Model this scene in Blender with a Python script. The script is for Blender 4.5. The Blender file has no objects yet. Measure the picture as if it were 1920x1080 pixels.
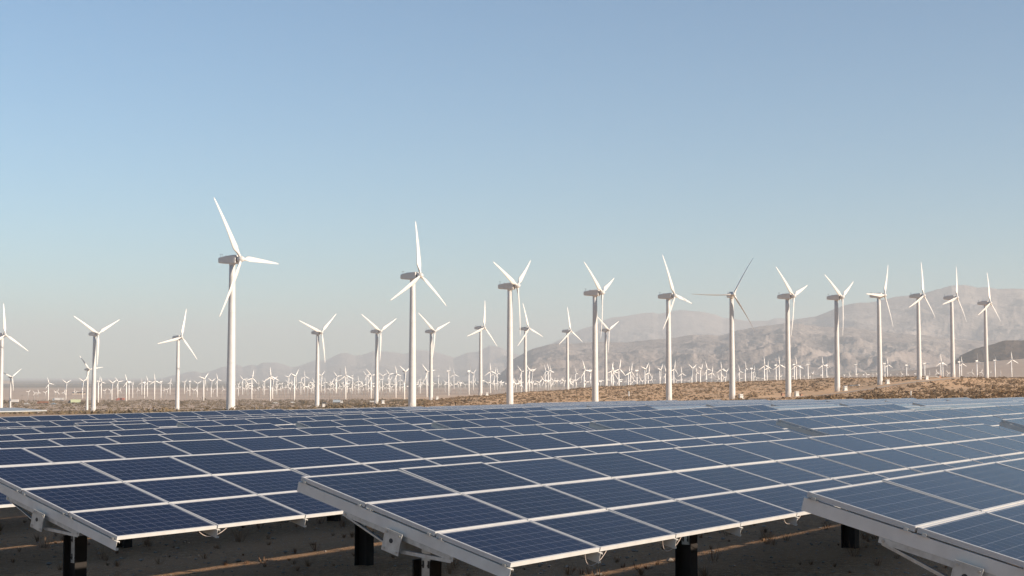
import bpy, math, random
import numpy as np
from mathutils import Matrix, Vector, Euler, noise

R = math.radians
rng = random.Random(7)
nrg = np.random.default_rng(11)
scene = bpy.context.scene
col = scene.collection

# ------------------------------------------------------------------ camera
CAMZ = 3.0
F = 2761.5                                    # focal length in 1920-px pixels
cam_d = bpy.data.cameras.new("camera")
cam_d.sensor_width = 36.0
cam_d.lens = F / 1920 * 36.0
cam_d.clip_start = 0.1
cam_d.clip_end = 120000
cam = bpy.data.objects.new("camera", cam_d)
col.objects.link(cam)
cam.location = (0, 0, CAMZ)
cam.rotation_euler = (R(90 + 3.48), 0, 0)
scene.camera = cam

# ------------------------------------------------------------------ world, sun, exposure
SUN_AZ = math.atan2(0.90, -0.43)              # clockwise from +Y
SUN_EL = R(16.9)
sun_dir = Vector((math.sin(SUN_AZ) * math.cos(SUN_EL), math.cos(SUN_AZ) * math.cos(SUN_EL), math.sin(SUN_EL)))
world = bpy.data.worlds.new("World")
scene.world = world
world.use_nodes = True
wn = world.node_tree
sky = wn.nodes.new("ShaderNodeTexSky")
sky.sky_type = 'NISHITA'
sky.sun_disc = False
sky.sun_elevation = SUN_EL
sky.sun_rotation = SUN_AZ
sky.altitude = 800
sky.air_density = 1.0
sky.dust_density = 0.3
sky.ozone_density = 2.0
bg = wn.nodes["Background"]
bg.inputs[1].default_value = 0.064
wb = wn.nodes.new("ShaderNodeMix"); wb.data_type = 'RGBA'; wb.blend_type = 'MULTIPLY'   # white balance of the sky
wb.inputs[0].default_value = 1.0
wb.inputs[7].default_value = (0.735, 1.02, 1.14, 1)
wn.links.new(sky.outputs[0], wb.inputs[6])
wn.links.new(wb.outputs[2], bg.inputs[0])

sun_l = bpy.data.lights.new("sun", 'SUN')
sun_l.energy = 5.0
sun_l.angle = R(0.5)
sun_l.color = (1.0, 0.84, 0.67)
sun_o = bpy.data.objects.new("sun", sun_l)
col.objects.link(sun_o)
sun_o.rotation_euler = sun_dir.to_track_quat('Z', 'Y').to_euler()
sun_o.location = (300, -200, 400)

scene.view_settings.view_transform = 'Standard'
scene.view_settings.look = 'None'
scene.view_settings.gamma = 1.0
scene.view_settings.exposure = 1.02
scene.cycles.volume_bounces = 1
scene.cycles.max_bounces = 8
scene.cycles.use_denoising = True

# ------------------------------------------------------------------ materials
def new_mat(name):
    m = bpy.data.materials.new(name)
    m.use_nodes = True
    nt = m.node_tree
    b = nt.nodes["Principled BSDF"]
    return m, nt, b

def nd(nt, typ, **kw):
    n = nt.nodes.new(typ)
    for k, v in kw.items():
        if k.startswith('i_'):
            n.inputs[k[2:]].default_value = v
        else:
            setattr(n, k, v)
    return n

def math_n(nt, op, a, b=None, c=None, clamp=False):
    n = nt.nodes.new("ShaderNodeMath"); n.operation = op; n.use_clamp = clamp
    for i, v in enumerate((a, b, c)):
        if v is None: continue
        if isinstance(v, (int, float)): n.inputs[i].default_value = v
        else: nt.links.new(v, n.inputs[i])
    return n.outputs[0]

def mix_c(nt, fac, a, b):
    n = nt.nodes.new("ShaderNodeMix"); n.data_type = 'RGBA'
    for s, v in ((n.inputs[0], fac), (n.inputs[6], a), (n.inputs[7], b)):
        if isinstance(v, (int, float)): s.default_value = v
        elif isinstance(v, tuple): s.default_value = (*v, 1)
        else: nt.links.new(v, s)
    return n.outputs[2]

def ramp(nt, fac, lo, hi):
    n = nt.nodes.new("ShaderNodeMapRange"); n.clamp = True
    nt.links.new(fac, n.inputs[0]); n.inputs[1].default_value = lo; n.inputs[2].default_value = hi
    return n.outputs[0]

def noise_n(nt, vec, scale, detail=4, rough=0.55):
    n = nt.nodes.new("ShaderNodeTexNoise")
    n.inputs['Scale'].default_value = scale; n.inputs['Detail'].default_value = detail
    n.inputs['Roughness'].default_value = rough
    if vec is not None: nt.links.new(vec, n.inputs['Vector'])
    return n.outputs[0]

def objco(nt):
    return nt.nodes.new("ShaderNodeTexCoord").outputs['Object']

def plain(name, c, rough=0.6, metal=0.0, var=0.12, scale=3.0, bump=0.0):
    """a painted / metal surface with slight procedural unevenness"""
    m, nt, b = new_mat(name)
    co = objco(nt)
    f = noise_n(nt, co, scale, 5)
    dark = tuple(x * (1 - var) for x in c); lite = tuple(min(1, x * (1 + var * .6)) for x in c)
    nt.links.new(mix_c(nt, ramp(nt, f, .3, .7), dark, lite), b.inputs['Base Color'])
    r = nt.nodes.new("ShaderNodeMapRange")
    nt.links.new(f, r.inputs[0]); r.inputs[3].default_value = rough - .07; r.inputs[4].default_value = rough + .07
    nt.links.new(r.outputs[0], b.inputs['Roughness'])
    b.inputs['Metallic'].default_value = metal
    if bump:
        bp = nt.nodes.new("ShaderNodeBump"); bp.inputs['Strength'].default_value = bump
        nt.links.new(f, bp.inputs['Height']); nt.links.new(bp.outputs[0], b.inputs['Normal'])
    return m

M = {}
M['alu'] = plain('anodised_aluminium', (.54, .535, .525), .42, .10, .08, 6)
M['rail'] = plain('mill_aluminium', (.68, .655, .61), .5, .05, .1, 5)
M['galv'] = plain('galvanised_steel', (.50, .51, .50), .45, .6, .22, 14)
M['bolt'] = plain('bolt_steel', (.42, .42, .40), .4, .8, .1, 20)
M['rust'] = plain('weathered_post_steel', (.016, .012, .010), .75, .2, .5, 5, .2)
M['tower'] = plain('tower_white_paint', (.53, .52, .505), .5, 0, .08, .35)
M['blade'] = plain('blade_white_gelcoat', (.56, .552, .535), .35, 0, .04, .3)
M['nacelle'] = plain('nacelle_off_white', (.60, .58, .55), .45, 0, .07, .6)
M['small_white'] = plain('small_turbine_white', (.74, .725, .695), .5, 0, .05, .5)
M['lattice'] = plain('lattice_grey_steel', (.40, .39, .37), .6, .2, .1, 1)
M['dark'] = plain('dark_trim', (.03, .03, .032), .6)
M['glass_dark'] = plain('vehicle_glass', (.02, .025, .03), .1)
M['white_box'] = plain('white_painted_steel', (.54, .53, .51), .5, 0, .08, 1.5)
M['cable'] = plain('pale_cable', (.52, .44, .40), .5)
M['black_plastic'] = plain('black_connector', (.015, .015, .015), .5)
M['red'] = plain('faded_red_paint', (.36, .13, .09), .5)
M['orange'] = plain('rusty_orange_paint', (.23, .105, .06), .6)
M['green'] = plain('lime_green_paint', (.20, .42, .06), .5)
M['yellow'] = plain('cream_yellow_paint', (.50, .56, .36), .5)
M['blue_grey'] = plain('blue_grey_paint', (.30, .36, .42), .5)
M['roof_metal'] = plain('pale_roof_sheet', (.40, .41, .40), .5, .1, .06, .3)
M['wood'] = plain('grey_wood', (.14, .11, .09), .8)
M['asphalt'] = plain('asphalt', (.06, .058, .055), .85, 0, .2, .4)
M['tan_wall'] = plain('tan_wall', (.42, .34, .27), .8)

# photovoltaic cells: 10 x 6 cells per laminate, fine pale gaps, crystalline mottling
MW, MH = 1.645, 0.972                          # module size
LIP = 0.023                                    # frame lip
def make_cells():
    m, nt, b = new_mat('polycrystalline_cells')
    co = objco(nt)
    sx = nt.nodes.new("ShaderNodeSeparateXYZ"); nt.links.new(co, sx.inputs[0])
    x0, y0 = LIP + .014, LIP + .012
    pu, pv = (MW - 2 * x0) / 10, (MH - 2 * y0) / 6
    cx = math_n(nt, 'DIVIDE', math_n(nt, 'SUBTRACT', sx.outputs[0], x0), pu)
    cy = math_n(nt, 'DIVIDE', math_n(nt, 'SUBTRACT', sx.outputs[1], y0), pv)
    def line(c, w, p):
        fr = math_n(nt, 'FRACT', c)
        d = math_n(nt, 'MINIMUM', fr, math_n(nt, 'SUBTRACT', 1.0, fr))
        return math_n(nt, 'LESS_THAN', d, w / p / 2)
    gap = math_n(nt, 'MAXIMUM', line(cx, .0040, pu), line(cy, .0052, pv))
    ox = math_n(nt, 'MAXIMUM', math_n(nt, 'LESS_THAN', cx, 0), math_n(nt, 'GREATER_THAN', cx, 10))
    oy = math_n(nt, 'MAXIMUM', math_n(nt, 'LESS_THAN', cy, 0), math_n(nt, 'GREATER_THAN', cy, 6))
    edge = math_n(nt, 'MAXIMUM', ox, oy)
    # busbars: 2 faint wires per cell along the row
    bus = line(math_n(nt, 'ADD', math_n(nt, 'MULTIPLY', cy, 2.0), .5), .0016, pv / 2)
    # crystal mottling per cell
    cell = nt.nodes.new("ShaderNodeCombineXYZ")
    nt.links.new(math_n(nt, 'FLOOR', cx), cell.inputs[0]); nt.links.new(math_n(nt, 'FLOOR', cy), cell.inputs[1])
    oi = nt.nodes.new("ShaderNodeObjectInfo")
    nt.links.new(math_n(nt, 'MULTIPLY', oi.outputs['Random'], 37.0), cell.inputs[2])
    wn_ = nt.nodes.new("ShaderNodeTexWhiteNoise"); nt.links.new(cell.outputs[0], wn_.inputs[0])
    vor = nt.nodes.new("ShaderNodeTexVoronoi"); vor.inputs['Scale'].default_value = 70
    nt.links.new(co, vor.inputs['Vector'])
    vs = nt.nodes.new("ShaderNodeSeparateColor"); nt.links.new(vor.outputs['Color'], vs.inputs[0])
    k = math_n(nt, 'ADD', math_n(nt, 'MULTIPLY', wn_.outputs[0], .35), math_n(nt, 'MULTIPLY', vs.outputs[0], .45))
    k = math_n(nt, 'ADD', k, math_n(nt, 'MULTIPLY', oi.outputs['Random'], .7))
    c = mix_c(nt, k, (.0010, .0023, .0110), (.0034, .0060, .026))
    c = mix_c(nt, math_n(nt, 'MULTIPLY', bus, .12), c, (.30, .31, .35))
    c = mix_c(nt, math_n(nt, 'MULTIPLY', gap, .32), c, (.42, .43, .47))
    c = mix_c(nt, math_n(nt, 'MULTIPLY', edge, .35), c, (.30, .32, .36))
    # thin desert dust on the glass
    dust = ramp(nt, noise_n(nt, co, 2.2, 6, .65), .45, .8)
    c = mix_c(nt, math_n(nt, 'MULTIPLY', dust, .015), c, (.40, .34, .28))
    nt.links.new(c, b.inputs['Base Color'])
    rr = nt.nodes.new("ShaderNodeMapRange"); nt.links.new(dust, rr.inputs[0])
    rr.inputs[3].default_value = .09; rr.inputs[4].default_value = .16
    nt.links.new(rr.outputs[0], b.inputs['Roughness'])
    b.inputs['IOR'].default_value = 1.17
    return m
M['cells'] = make_cells()

# ------------------------------------------------------------------ mesh helpers
class MB:
    def __init__(s): s.v = []; s.f = []; s.m = []; s.sm = []
    def add(s, verts, faces, mi=0, smooth=False, mat=None):
        o = len(s.v)
        if mat is not None: verts = [tuple(mat @ Vector(v)) for v in verts]
        s.v += [tuple(v) for v in verts]
        s.f += [tuple(i + o for i in f) for f in faces]
        s.m += [mi] * len(faces); s.sm += [smooth] * len(faces)
        return s
    def box(s, x0, x1, y0, y1, z0, z1, mi=0, mat=None):
        v = [(x0, y0, z0), (x1, y0, z0), (x1, y1, z0), (x0, y1, z0), (x0, y0, z1), (x1, y0, z1), (x1, y1, z1), (x0, y1, z1)]
        return s.add(v, [(3, 2, 1, 0), (4, 5, 6, 7), (0, 1, 5, 4), (1, 2, 6, 5), (2, 3, 7, 6), (3, 0, 4, 7)], mi, False, mat)
    def bevbox(s, x0, x1, y0, y1, z0, z1, bv, mi=0, mat=None):
        """box with chamfered vertical and top edges"""
        def ring(z, i):
            a, b, c, d = x0 + i, x1 - i, y0 + i, y1 - i
            return [(a + bv, c, z), (b - bv, c, z), (b, c + bv, z), (b, d - bv, z), (b - bv, d, z), (a + bv, d, z), (a, d - bv, z), (a, c + bv, z)]
        rs = [ring(z0, 0), ring(z1 - bv, 0), ring(z1, bv)]
        return s.loft(rs, mi, mat=mat)
    def loft(s, rings, mi=0, caps=True, smooth=False, mat=None):
        n = len(rings[0]); v = [p for r in rings for p in r]; f = []
        for i in range(len(rings) - 1):
            for j in range(n):
                k = (j + 1) % n
                f.append((i * n + j, i * n + k, (i + 1) * n + k, (i + 1) * n + j))
        s.add(v, f, mi, smooth, mat)
        if caps:
            o = len(s.v) - len(v)
            s.f += [tuple(o + i for i in reversed(range(n))), tuple(o + (len(rings) - 1) * n + i for i in range(n))]
            s.m += [mi, mi]; s.sm += [False, False]
        return s
    def cyl(s, p0, p1, r0, r1=None, n=12, mi=0, smooth=True, caps=True):
        p0, p1 = Vector(p0), Vector(p1); r1 = r0 if r1 is None else r1
        q = (p1 - p0).to_track_quat('Z', 'Y').to_matrix()
        rings = []
        for p, r in ((p0, r0), (p1, r1)):
            rings.append([tuple(p + q @ Vector((r * math.cos(2 * math.pi * i / n), r * math.sin(2 * math.pi * i / n), 0))) for i in range(n)])
        return s.loft(rings, mi, caps, smooth)
    def tube(s, pts, r, n=6, mi=0):
        rings = []
        for i, p in enumerate(pts):
            d = Vector(pts[min(i + 1, len(pts) - 1)]) - Vector(pts[max(i - 1, 0)])
            q = d.to_track_quat('Z', 'Y').to_matrix()
            rings.append([tuple(Vector(p) + q @ Vector((r * math.cos(2 * math.pi * k / n), r * math.sin(2 * math.pi * k / n), 0))) for k in range(n)])
        return s.loft(rings, mi, True, True)
    def mesh(s, name, mats):
        me = bpy.data.meshes.new(name)
        me.from_pydata(s.v, [], s.f)
        for m in (mats if isinstance(mats, (list, tuple)) else [mats]): me.materials.append(m)
        me.polygons.foreach_set('material_index', s.m)
        me.polygons.foreach_set('use_smooth', s.sm)
        me.update()
        return me

def obj(name, me, parent=None, loc=None, rot=None, mat=None):
    o = bpy.data.objects.new(name, me)
    col.objects.link(o)
    if parent is not None: o.parent = parent
    if mat is not None: o.matrix_local = mat
    else:
        if loc is not None: o.location = loc
        if rot is not None: o.rotation_euler = rot
    return o

def thing(name, label, cat, loc=(0, 0, 0), rz=0.0, group=None, me=None, scale=1.0):
    o = bpy.data.objects.new(name, me)
    col.objects.link(o)
    o.location = loc; o.rotation_euler = (0, 0, rz); o.scale = (scale,) * 3
    if me is None: o.empty_display_size = .5
    o['label'] = label; o['category'] = cat
    if group: o['group'] = group
    return o

def setting(name, me, kind='structure'):
    o = bpy.data.objects.new(name, me); col.objects.link(o); o['kind'] = kind
    return o

def fast_mesh(name, verts, faces, mats, smooth=False):
    """verts (n,3) and faces (m,k) as numpy arrays"""
    verts = np.asarray(verts, np.float32); faces = np.asarray(faces, np.int32)
    me = bpy.data.meshes.new(name)
    me.vertices.add(len(verts)); me.vertices.foreach_set('co', verts.ravel())
    k = faces.shape[1]
    me.loops.add(faces.size); me.loops.foreach_set('vertex_index', faces.ravel())
    me.polygons.add(len(faces))
    me.polygons.foreach_set('loop_start', np.arange(0, faces.size, k, dtype=np.int32))
    me.polygons.foreach_set('loop_total', np.full(len(faces), k, np.int32))
    me.polygons.foreach_set('use_smooth', np.full(len(faces), smooth))
    for m in (mats if isinstance(mats, (list, tuple)) else [mats]): me.materials.append(m)
    me.update(calc_edges=True); me.validate()
    return me

# ------------------------------------------------------------------ terrain height
AZ = R(54.28)
U = np.array([math.cos(AZ), math.sin(AZ)])
V = np.array([-math.sin(AZ), math.cos(AZ)])
PITCH, PERP0 = 5.94, 14.53
def z_low(s, r):
    """height (camera = 0) of a table's low edge, by metres along the row and row number"""
    return -1.95 - .105 * np.clip(r, -6, 6) - .10 * np.clip(r - 6, 0, 8) + .0045 * (np.clip(s, 0, 84) - 12)
COLS = {
 -900: [(200, -6), (480, -13), (960, -23), (1900, -31), (6000, -33), (60000, -34)],
 0:    [(200, -6.6), (300, -9.3), (484, -12.6), (965, -22.6), (1900, -31), (6000, -33), (60000, -34)],
 333:  [(200, -5.4), (484, -11.8), (1015, -22.8), (1900, -30), (6000, -33), (60000, -34)],
 433:  [(200, -5.2), (484, -11.5), (1000, -21.8), (1900, -30), (6000, -33), (60000, -34)],
 595:  [(200, -5.2), (484, -11.5), (986, -20.3), (1900, -30), (6000, -33), (60000, -34)],
 706:  [(200, -5.2), (484, -11.2), (1022, -18.5), (1900, -29), (6000, -33), (60000, -34)],
 808:  [(200, -5.0), (556, -12.0), (1078, -16.4), (1900, -29), (6000, -33), (60000, -34)],
 901:  [(200, -4.8), (580, -12.3), (1087, -13.0), (1900, -28), (6000, -32), (60000, -34)],
 985:  [(200, -4.8), (613, -12.5), (1170, -11.4), (1900, -27), (6000, -32), (60000, -34)],
 1118: [(200, -4.6), (660, -12.4), (1315, -8.3), (1900, -25), (6000, -30), (60000, -34)],
 1255: [(200, -4.6), (450, -8.5), (704, -11.5), (1350, -5.2), (1900, -20), (6000, -20), (60000, -30)],
 1373: [(200, -4.5), (450, -7.8), (690, -10.7), (1350, -3.4), (1900, -16), (6000, -8), (60000, -30)],
 1478: [(200, -4.4), (450, -7), (738, -9.6), (1250, -1.8), (1900, -13), (6000, 5), (60000, -30)],
 1570: [(200, -4.3), (450, -6.5), (650, -7.7), (789, -7.7), (1150, 0), (1900, -11), (6000, 15), (60000, -30)],
 1650: [(200, -4.3), (450, -6.3), (650, -6.6), (831, -4.2), (1100, .6), (1900, -9), (3500, 4), (6000, 30), (60000, -30)],
 1724: [(200, -4.3), (450, -6), (650, -5.6), (885, -1.3), (1050, .7), (1900, -8), (2500, -6), (3500, 20), (6000, 30), (60000, -30)],
 1787: [(200, -4.3), (450, -5.5), (650, -5), (933, -.1), (1000, .2), (1900, -7), (2500, -4), (3450, 32), (6000, 40), (60000, -30)],
 1850: [(200, -4.2), (400, -5), (700, -4), (850, -2.3), (986, -.4), (1050, -.2), (1900, -6), (2500, -2), (3400, 37), (6000, 50), (60000, -30)],
 1920: [(200, -4.2), (400, -5), (700, -4), (860, -2), (1000, 0), (1900, -5), (2500, 0), (3400, 44), (6000, 60), (60000, -30)],
 2800: [(200, -4.2), (700, -3), (1000, 0), (1900, 0), (3400, 60), (60000, -20)],
}
CK = np.array(sorted(COLS))
LD = np.log(np.concatenate([np.linspace(100, 4000, 600), np.geomspace(4100, 80000, 60)]))
TAB = np.array([np.interp(np.exp(LD), [p[0] for p in COLS[k]], [p[1] for p in COLS[k]]) for k in CK])
kern = np.hanning(15); kern /= kern.sum()     # round the slope breaks
TAB[:, 8:590] = np.array([np.convolve(t, kern, 'same') for t in TAB])[:, 8:590]

def wave(X, Y, sc, seed):
    a = nrg_dirs[seed % 8]
    return (np.sin(X / sc * a[0] + Y / sc * a[1] + seed) + np.sin(X / sc * a[2] * 1.7 - Y / sc * a[3] * 1.3 + 2 * seed)) * .5
nrg_dirs = np.random.default_rng(3).normal(size=(8, 4))

def ground(X, Y):
    """terrain height, camera at 0; numpy arrays"""
    X = np.asarray(X, float); Y = np.asarray(Y, float)
    s = X * U[0] + Y * U[1]; r = (X * V[0] + Y * V[1] - PERP0) / PITCH
    near = z_low(s, r) - 1.10
    Yc = np.maximum(Y, 100.0)
    xi = np.clip(960 + F * X / Yc * 1.002, CK[0], CK[-1])
    ci = np.clip(np.searchsorted(CK, xi, side='right') - 1, 0, len(CK) - 2)
    fx = (xi - CK[ci]) / (CK[ci + 1] - CK[ci])
    ld = np.clip(np.log(np.hypot(0, Yc)), LD[0], LD[-1] - 1e-6)
    di = np.clip(np.searchsorted(LD, ld, side='right') - 1, 0, len(LD) - 2)
    fd = (ld - LD[di]) / (LD[di + 1] - LD[di])
    a = TAB[ci, di] * (1 - fd) + TAB[ci, di + 1] * fd
    b = TAB[ci + 1, di] * (1 - fd) + TAB[ci + 1, di + 1] * fd
    far = a * (1 - fx) + b * fx
    w = np.clip((Y - 165) / 60, 0, 1); w = w * w * (3 - 2 * w)
    z = near * (1 - w) + far * w
    amp = np.clip((Y - 230) / 400, 0, 1)
    z = z + amp * (.30 * wave(X, Y, 26, 1) + .16 * wave(X, Y, 11, 4) + .07 * wave(X, Y, 4.1, 6))
    z = z + .025 * wave(X, Y, 1.3, 2) + .015 * wave(X, Y, .52, 5)
    return z
def gz(x, y): return float(ground(np.array([x]), np.array([y]))[0]) + CAMZ
def at(bearing, d):
    """ground point at a bearing (expressed on the 1920-wide horizon scale) and a depth in metres"""
    x = d * (bearing - 960) / F / 1.002
    return (x, d, gz(x, d))
def on_ground(bx, by, dmin=230, dmax=30000):
    """first ground point seen along the direction (bx, by)"""
    ds = np.geomspace(dmin, dmax, 5000)
    x = ds * (bx - 960) / F / 1.002
    sight = -(by - 708) / F / 1.004 * ds
    g = ground(x, ds)
    i = np.argmax(g >= sight)
    if g[i] < sight[i]: i = len(ds) - 1
    return at(bx, float(ds[i]))

# ------------------------------------------------------------------ ground sheet
def ground_mat():
    m, nt, b = new_mat('desert_ground')
    geo = nt.nodes.new("ShaderNodeNewGeometry"); P = geo.outputs['Position']
    sp = nt.nodes.new("ShaderNodeSeparateXYZ"); nt.links.new(P, sp.inputs[0])
    x, y = sp.outputs[0], sp.outputs[1]
    n1 = noise_n(nt, P, .035, 6, .6); n2 = noise_n(nt, P, .35, 6, .65); n3 = noise_n(nt, P, 9.0, 6, .7); n4 = noise_n(nt, P, 55.0, 3, .6)
    # near: greyish sand with gravel
    nearc = mix_c(nt, ramp(nt, n3, .32, .68), (.16, .085, .042), (.46, .285, .155))
    nearc = mix_c(nt, ramp(nt, n2, .42, .62), nearc, (.35, .21, .115))
    vor = nt.nodes.new("ShaderNodeTexVoronoi"); vor.inputs['Scale'].default_value = 34; nt.links.new(P, vor.inputs['Vector'])
    vc = nt.nodes.new("ShaderNodeSeparateColor"); nt.links.new(vor.outputs['Color'], vc.inputs[0])
    peb = math_n(nt, 'MULTIPLY', math_n(nt, 'GREATER_THAN', vc.outputs[0], .74), math_n(nt, 'LESS_THAN', vor.outputs['Distance'], .36))
    nearc = mix_c(nt, peb, nearc, mix_c(nt, vc.outputs[1], (.13, .105, .09), (.58, .49, .40)))
    # slopes beyond the array: warm tan sand
    sand = mix_c(nt, ramp(nt, n1, .35, .65), (.68, .405, .205), (.82, .53, .305))
    sand = mix_c(nt, math_n(nt, 'MULTIPLY', ramp(nt, n2, .52, .68), .5), sand, (.32, .205, .125))
    # lower plain on the left: paler pinkish brown
    pl = mix_c(nt, ramp(nt, n1, .38, .62), (.49, .355, .25), (.66, .49, .365))
    pl = mix_c(nt, math_n(nt, 'MULTIPLY', ramp(nt, n2, .50, .68), .5), pl, (.25, .18, .125))
    bear = math_n(nt, 'DIVIDE', x, math_n(nt, 'MAXIMUM', y, 60.0))
    left = ramp(nt, math_n(nt, 'ADD', bear, math_n(nt, 'MULTIPLY', n1, .10)), .02, -.08)
    mid = mix_c(nt, left, sand, pl)
    c = mix_c(nt, ramp(nt, y, 130, 230), nearc, mid)
    # far plain: pale open ground, then belts of dark vegetation
    mp = nt.nodes.new("ShaderNodeMapping"); mp.inputs['Scale'].default_value = (.00045, .0016, .001); nt.links.new(P, mp.inputs[0])
    nf = noise_n(nt, mp.outputs[0], 1.0, 6, .65)
    farc = mix_c(nt, ramp(nt, nf, .4, .6), (.44, .315, .23), (.55, .42, .315))
    c = mix_c(nt, ramp(nt, y, 1700, 2600), c, farc)
    veg = math_n(nt, 'MULTIPLY', ramp(nt, math_n(nt, 'ADD', y, math_n(nt, 'MULTIPLY', nf, 3000.0)), 5600, 6600), ramp(nt, nf, .70, .50))
    c = mix_c(nt, math_n(nt, 'MULTIPLY', veg, .75), c, (.10, .11, .09))
    nt.links.new(c, b.inputs['Base Color'])
    b.inputs['Roughness'].default_value = .95
    b.inputs['Specular IOR Level'].default_value = .15
    bp = nt.nodes.new("ShaderNodeBump"); bp.inputs['Strength'].default_value = .9; bp.inputs['Distance'].default_value = .035
    hh = math_n(nt, 'ADD', n3, math_n(nt, 'MULTIPLY', n4, .6)); hh = math_n(nt, 'ADD', hh, math_n(nt, 'MULTIPLY', peb, .5))
    nt.links.new(hh, bp.inputs['Height']); nt.links.new(bp.outputs[0], b.inputs['Normal'])
    return m

def build_ground():
    az = np.concatenate([np.arange(-180, -26, 4), np.arange(-26, 26.01, .16), np.arange(28, 180, 4)])
    rad = np.concatenate([[.6], np.geomspace(1.5, 90, 110), np.geomspace(92, 2600, 300), np.geomspace(2650, 70000, 90)])
    A, D = np.meshgrid(np.radians(az), rad, indexing='ij')
    X, Y = D * np.sin(A), D * np.cos(A)
    Z = ground(X, Y) + CAMZ
    na, nr = A.shape
    verts = np.stack([X, Y, Z], -1).reshape(-1, 3)
    i = np.arange(na)[:, None]; j = np.arange(nr - 1)[None, :]; i2 = (i + 1) % na
    faces = np.stack([i * nr + j, i2 * nr + j, i2 * nr + j + 1, i * nr + j + 1], -1).reshape(-1, 4)[:, ::-1]
    inner = np.arange(na) * nr
    me = fast_mesh('ground', verts, faces, ground_mat(), True)
    setting('ground', me)
build_ground()

def ribbon(name, pts, width, mat, lift=.12):
    """a road draped over the terrain; pts = [(x, y), ...] in metres"""
    P = np.array(pts, float)
    t = np.linspace(0, len(P) - 1, 160)
    cx = np.interp(t, range(len(P)), P[:, 0]); cy = np.interp(t, range(len(P)), P[:, 1])
    dx, dy = np.gradient(cx), np.gradient(cy); L = np.hypot(dx, dy); nx, ny = -dy / L, dx / L
    offs = np.linspace(-.5, .5, 5) * width
    X = cx[:, None] + nx[:, None] * offs; Y = cy[:, None] + ny[:, None] * offs
    Z = ground(X, Y) + CAMZ + lift
    n, k = X.shape
    i = np.arange(n - 1)[:, None]; j = np.arange(k - 1)[None, :]
    f = np.stack([i * k + j, (i + 1) * k + j, (i + 1) * k + j + 1, i * k + j + 1], -1).reshape(-1, 4)
    me = fast_mesh(name, np.stack([X, Y, Z], -1).reshape(-1, 3), f, mat, True)
    return setting(name, me)

# ------------------------------------------------------------------ mountains
def rock(name, c1, c2, c3):
    m, nt, b = new_mat(name)
    geo = nt.nodes.new("ShaderNodeNewGeometry"); P = geo.outputs['Position']
    n1 = noise_n(nt, P, .0016, 7, .62); n2 = noise_n(nt, P, .012, 6, .65)
    c = mix_c(nt, ramp(nt, n1, .36, .64), c1, c2)
    c = mix_c(nt, math_n(nt, 'MULTIPLY', ramp(nt, n2, .46, .66), .55), c, c3)
    nt.links.new(c, b.inputs['Base Color']); b.inputs['Roughness'].default_value = .95
    b.inputs['Specular IOR Level'].default_value = .1
    bp = nt.nodes.new("ShaderNodeBump"); bp.inputs['Strength'].default_value = .8; bp.inputs['Distance'].default_value = 30
    nt.links.new(n2, bp.inputs['Height']); nt.links.new(bp.outputs[0], b.inputs['Normal'])
    return m

def mountain(name, prof, D, W, mat, seed, na=620, nt_=80, rough=.5, foot_z=-36, sc=1500.0, relief=.24):
    """a range with its crest at distance D and its foot W nearer; prof = crest by (bearing, elevation) on the horizon scale"""
    px = np.array([p[0] for p in prof], float); py = np.array([p[1] for p in prof], float)
    bx = np.linspace(px[0], px[-1], na)
    H = (708 - np.interp(bx, px, py)) / F * D - foot_z
    t = np.concatenate([np.linspace(0, 1, int(nt_ * .75)), np.linspace(1, 1.7, nt_ - int(nt_ * .75) + 1)[1:]])
    verts = np.zeros((na, len(t), 3))
    for a in range(na):
        for k, tt in enumerate(t):
            d = D - W + W * tt
            x = d * (bx[a] - 960) / F
            p = Vector((x / sc, d / (sc * 1.05), seed * 7.3))
            wv = noise.noise_vector(p * .6) * .5
            q = Vector((x / (sc * 3.4), d / (sc * 4.2), seed * 3.1))
            nL = min(max(noise.ridged_multi_fractal(q + wv * .3, 1.0, 2.1, 3, 1.0, 2.0) / 2.0, 0), 1)
            nS = min(max(noise.ridged_multi_fractal(p + wv, .9, 2.15, 7, 1.0, 2.0) / 2.0, 0), 1)
            n2 = noise.fractal(p * 5.0, 1.0, 2.0, 5)
            if tt <= 1:
                base = tt ** 1.1
                env = min(1, 3.2 * base) * (1 - base ** 3)
                h = base * (1 - rough * (1 - nL) * (1 - base ** 2.5)) + env * (nS - .5) * relief + n2 * .014 * min(1, tt * 4)
                h += (nS - .5) * relief * .12 * base
            else:
                base = max(0, 1 - (tt - 1) / .7 * 1.0)
                h = base * (1 - rough * .6 * (1 - nL) * (1 - base ** 3)) + n2 * .02 * base
            verts[a, k] = (x, d, foot_z + H[a] * max(h, -.02) + CAMZ)
    n0, n1 = na, len(t)
    i = np.arange(n0 - 1)[:, None]; j = np.arange(n1 - 1)[None, :]
    f = np.stack([i * n1 + j, (i + 1) * n1 + j, (i + 1) * n1 + j + 1, i * n1 + j + 1], -1).reshape(-1, 4)
    me = fast_mesh(name, verts.reshape(-1, 3), f, mat, True)
    return setting(name, me)

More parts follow.
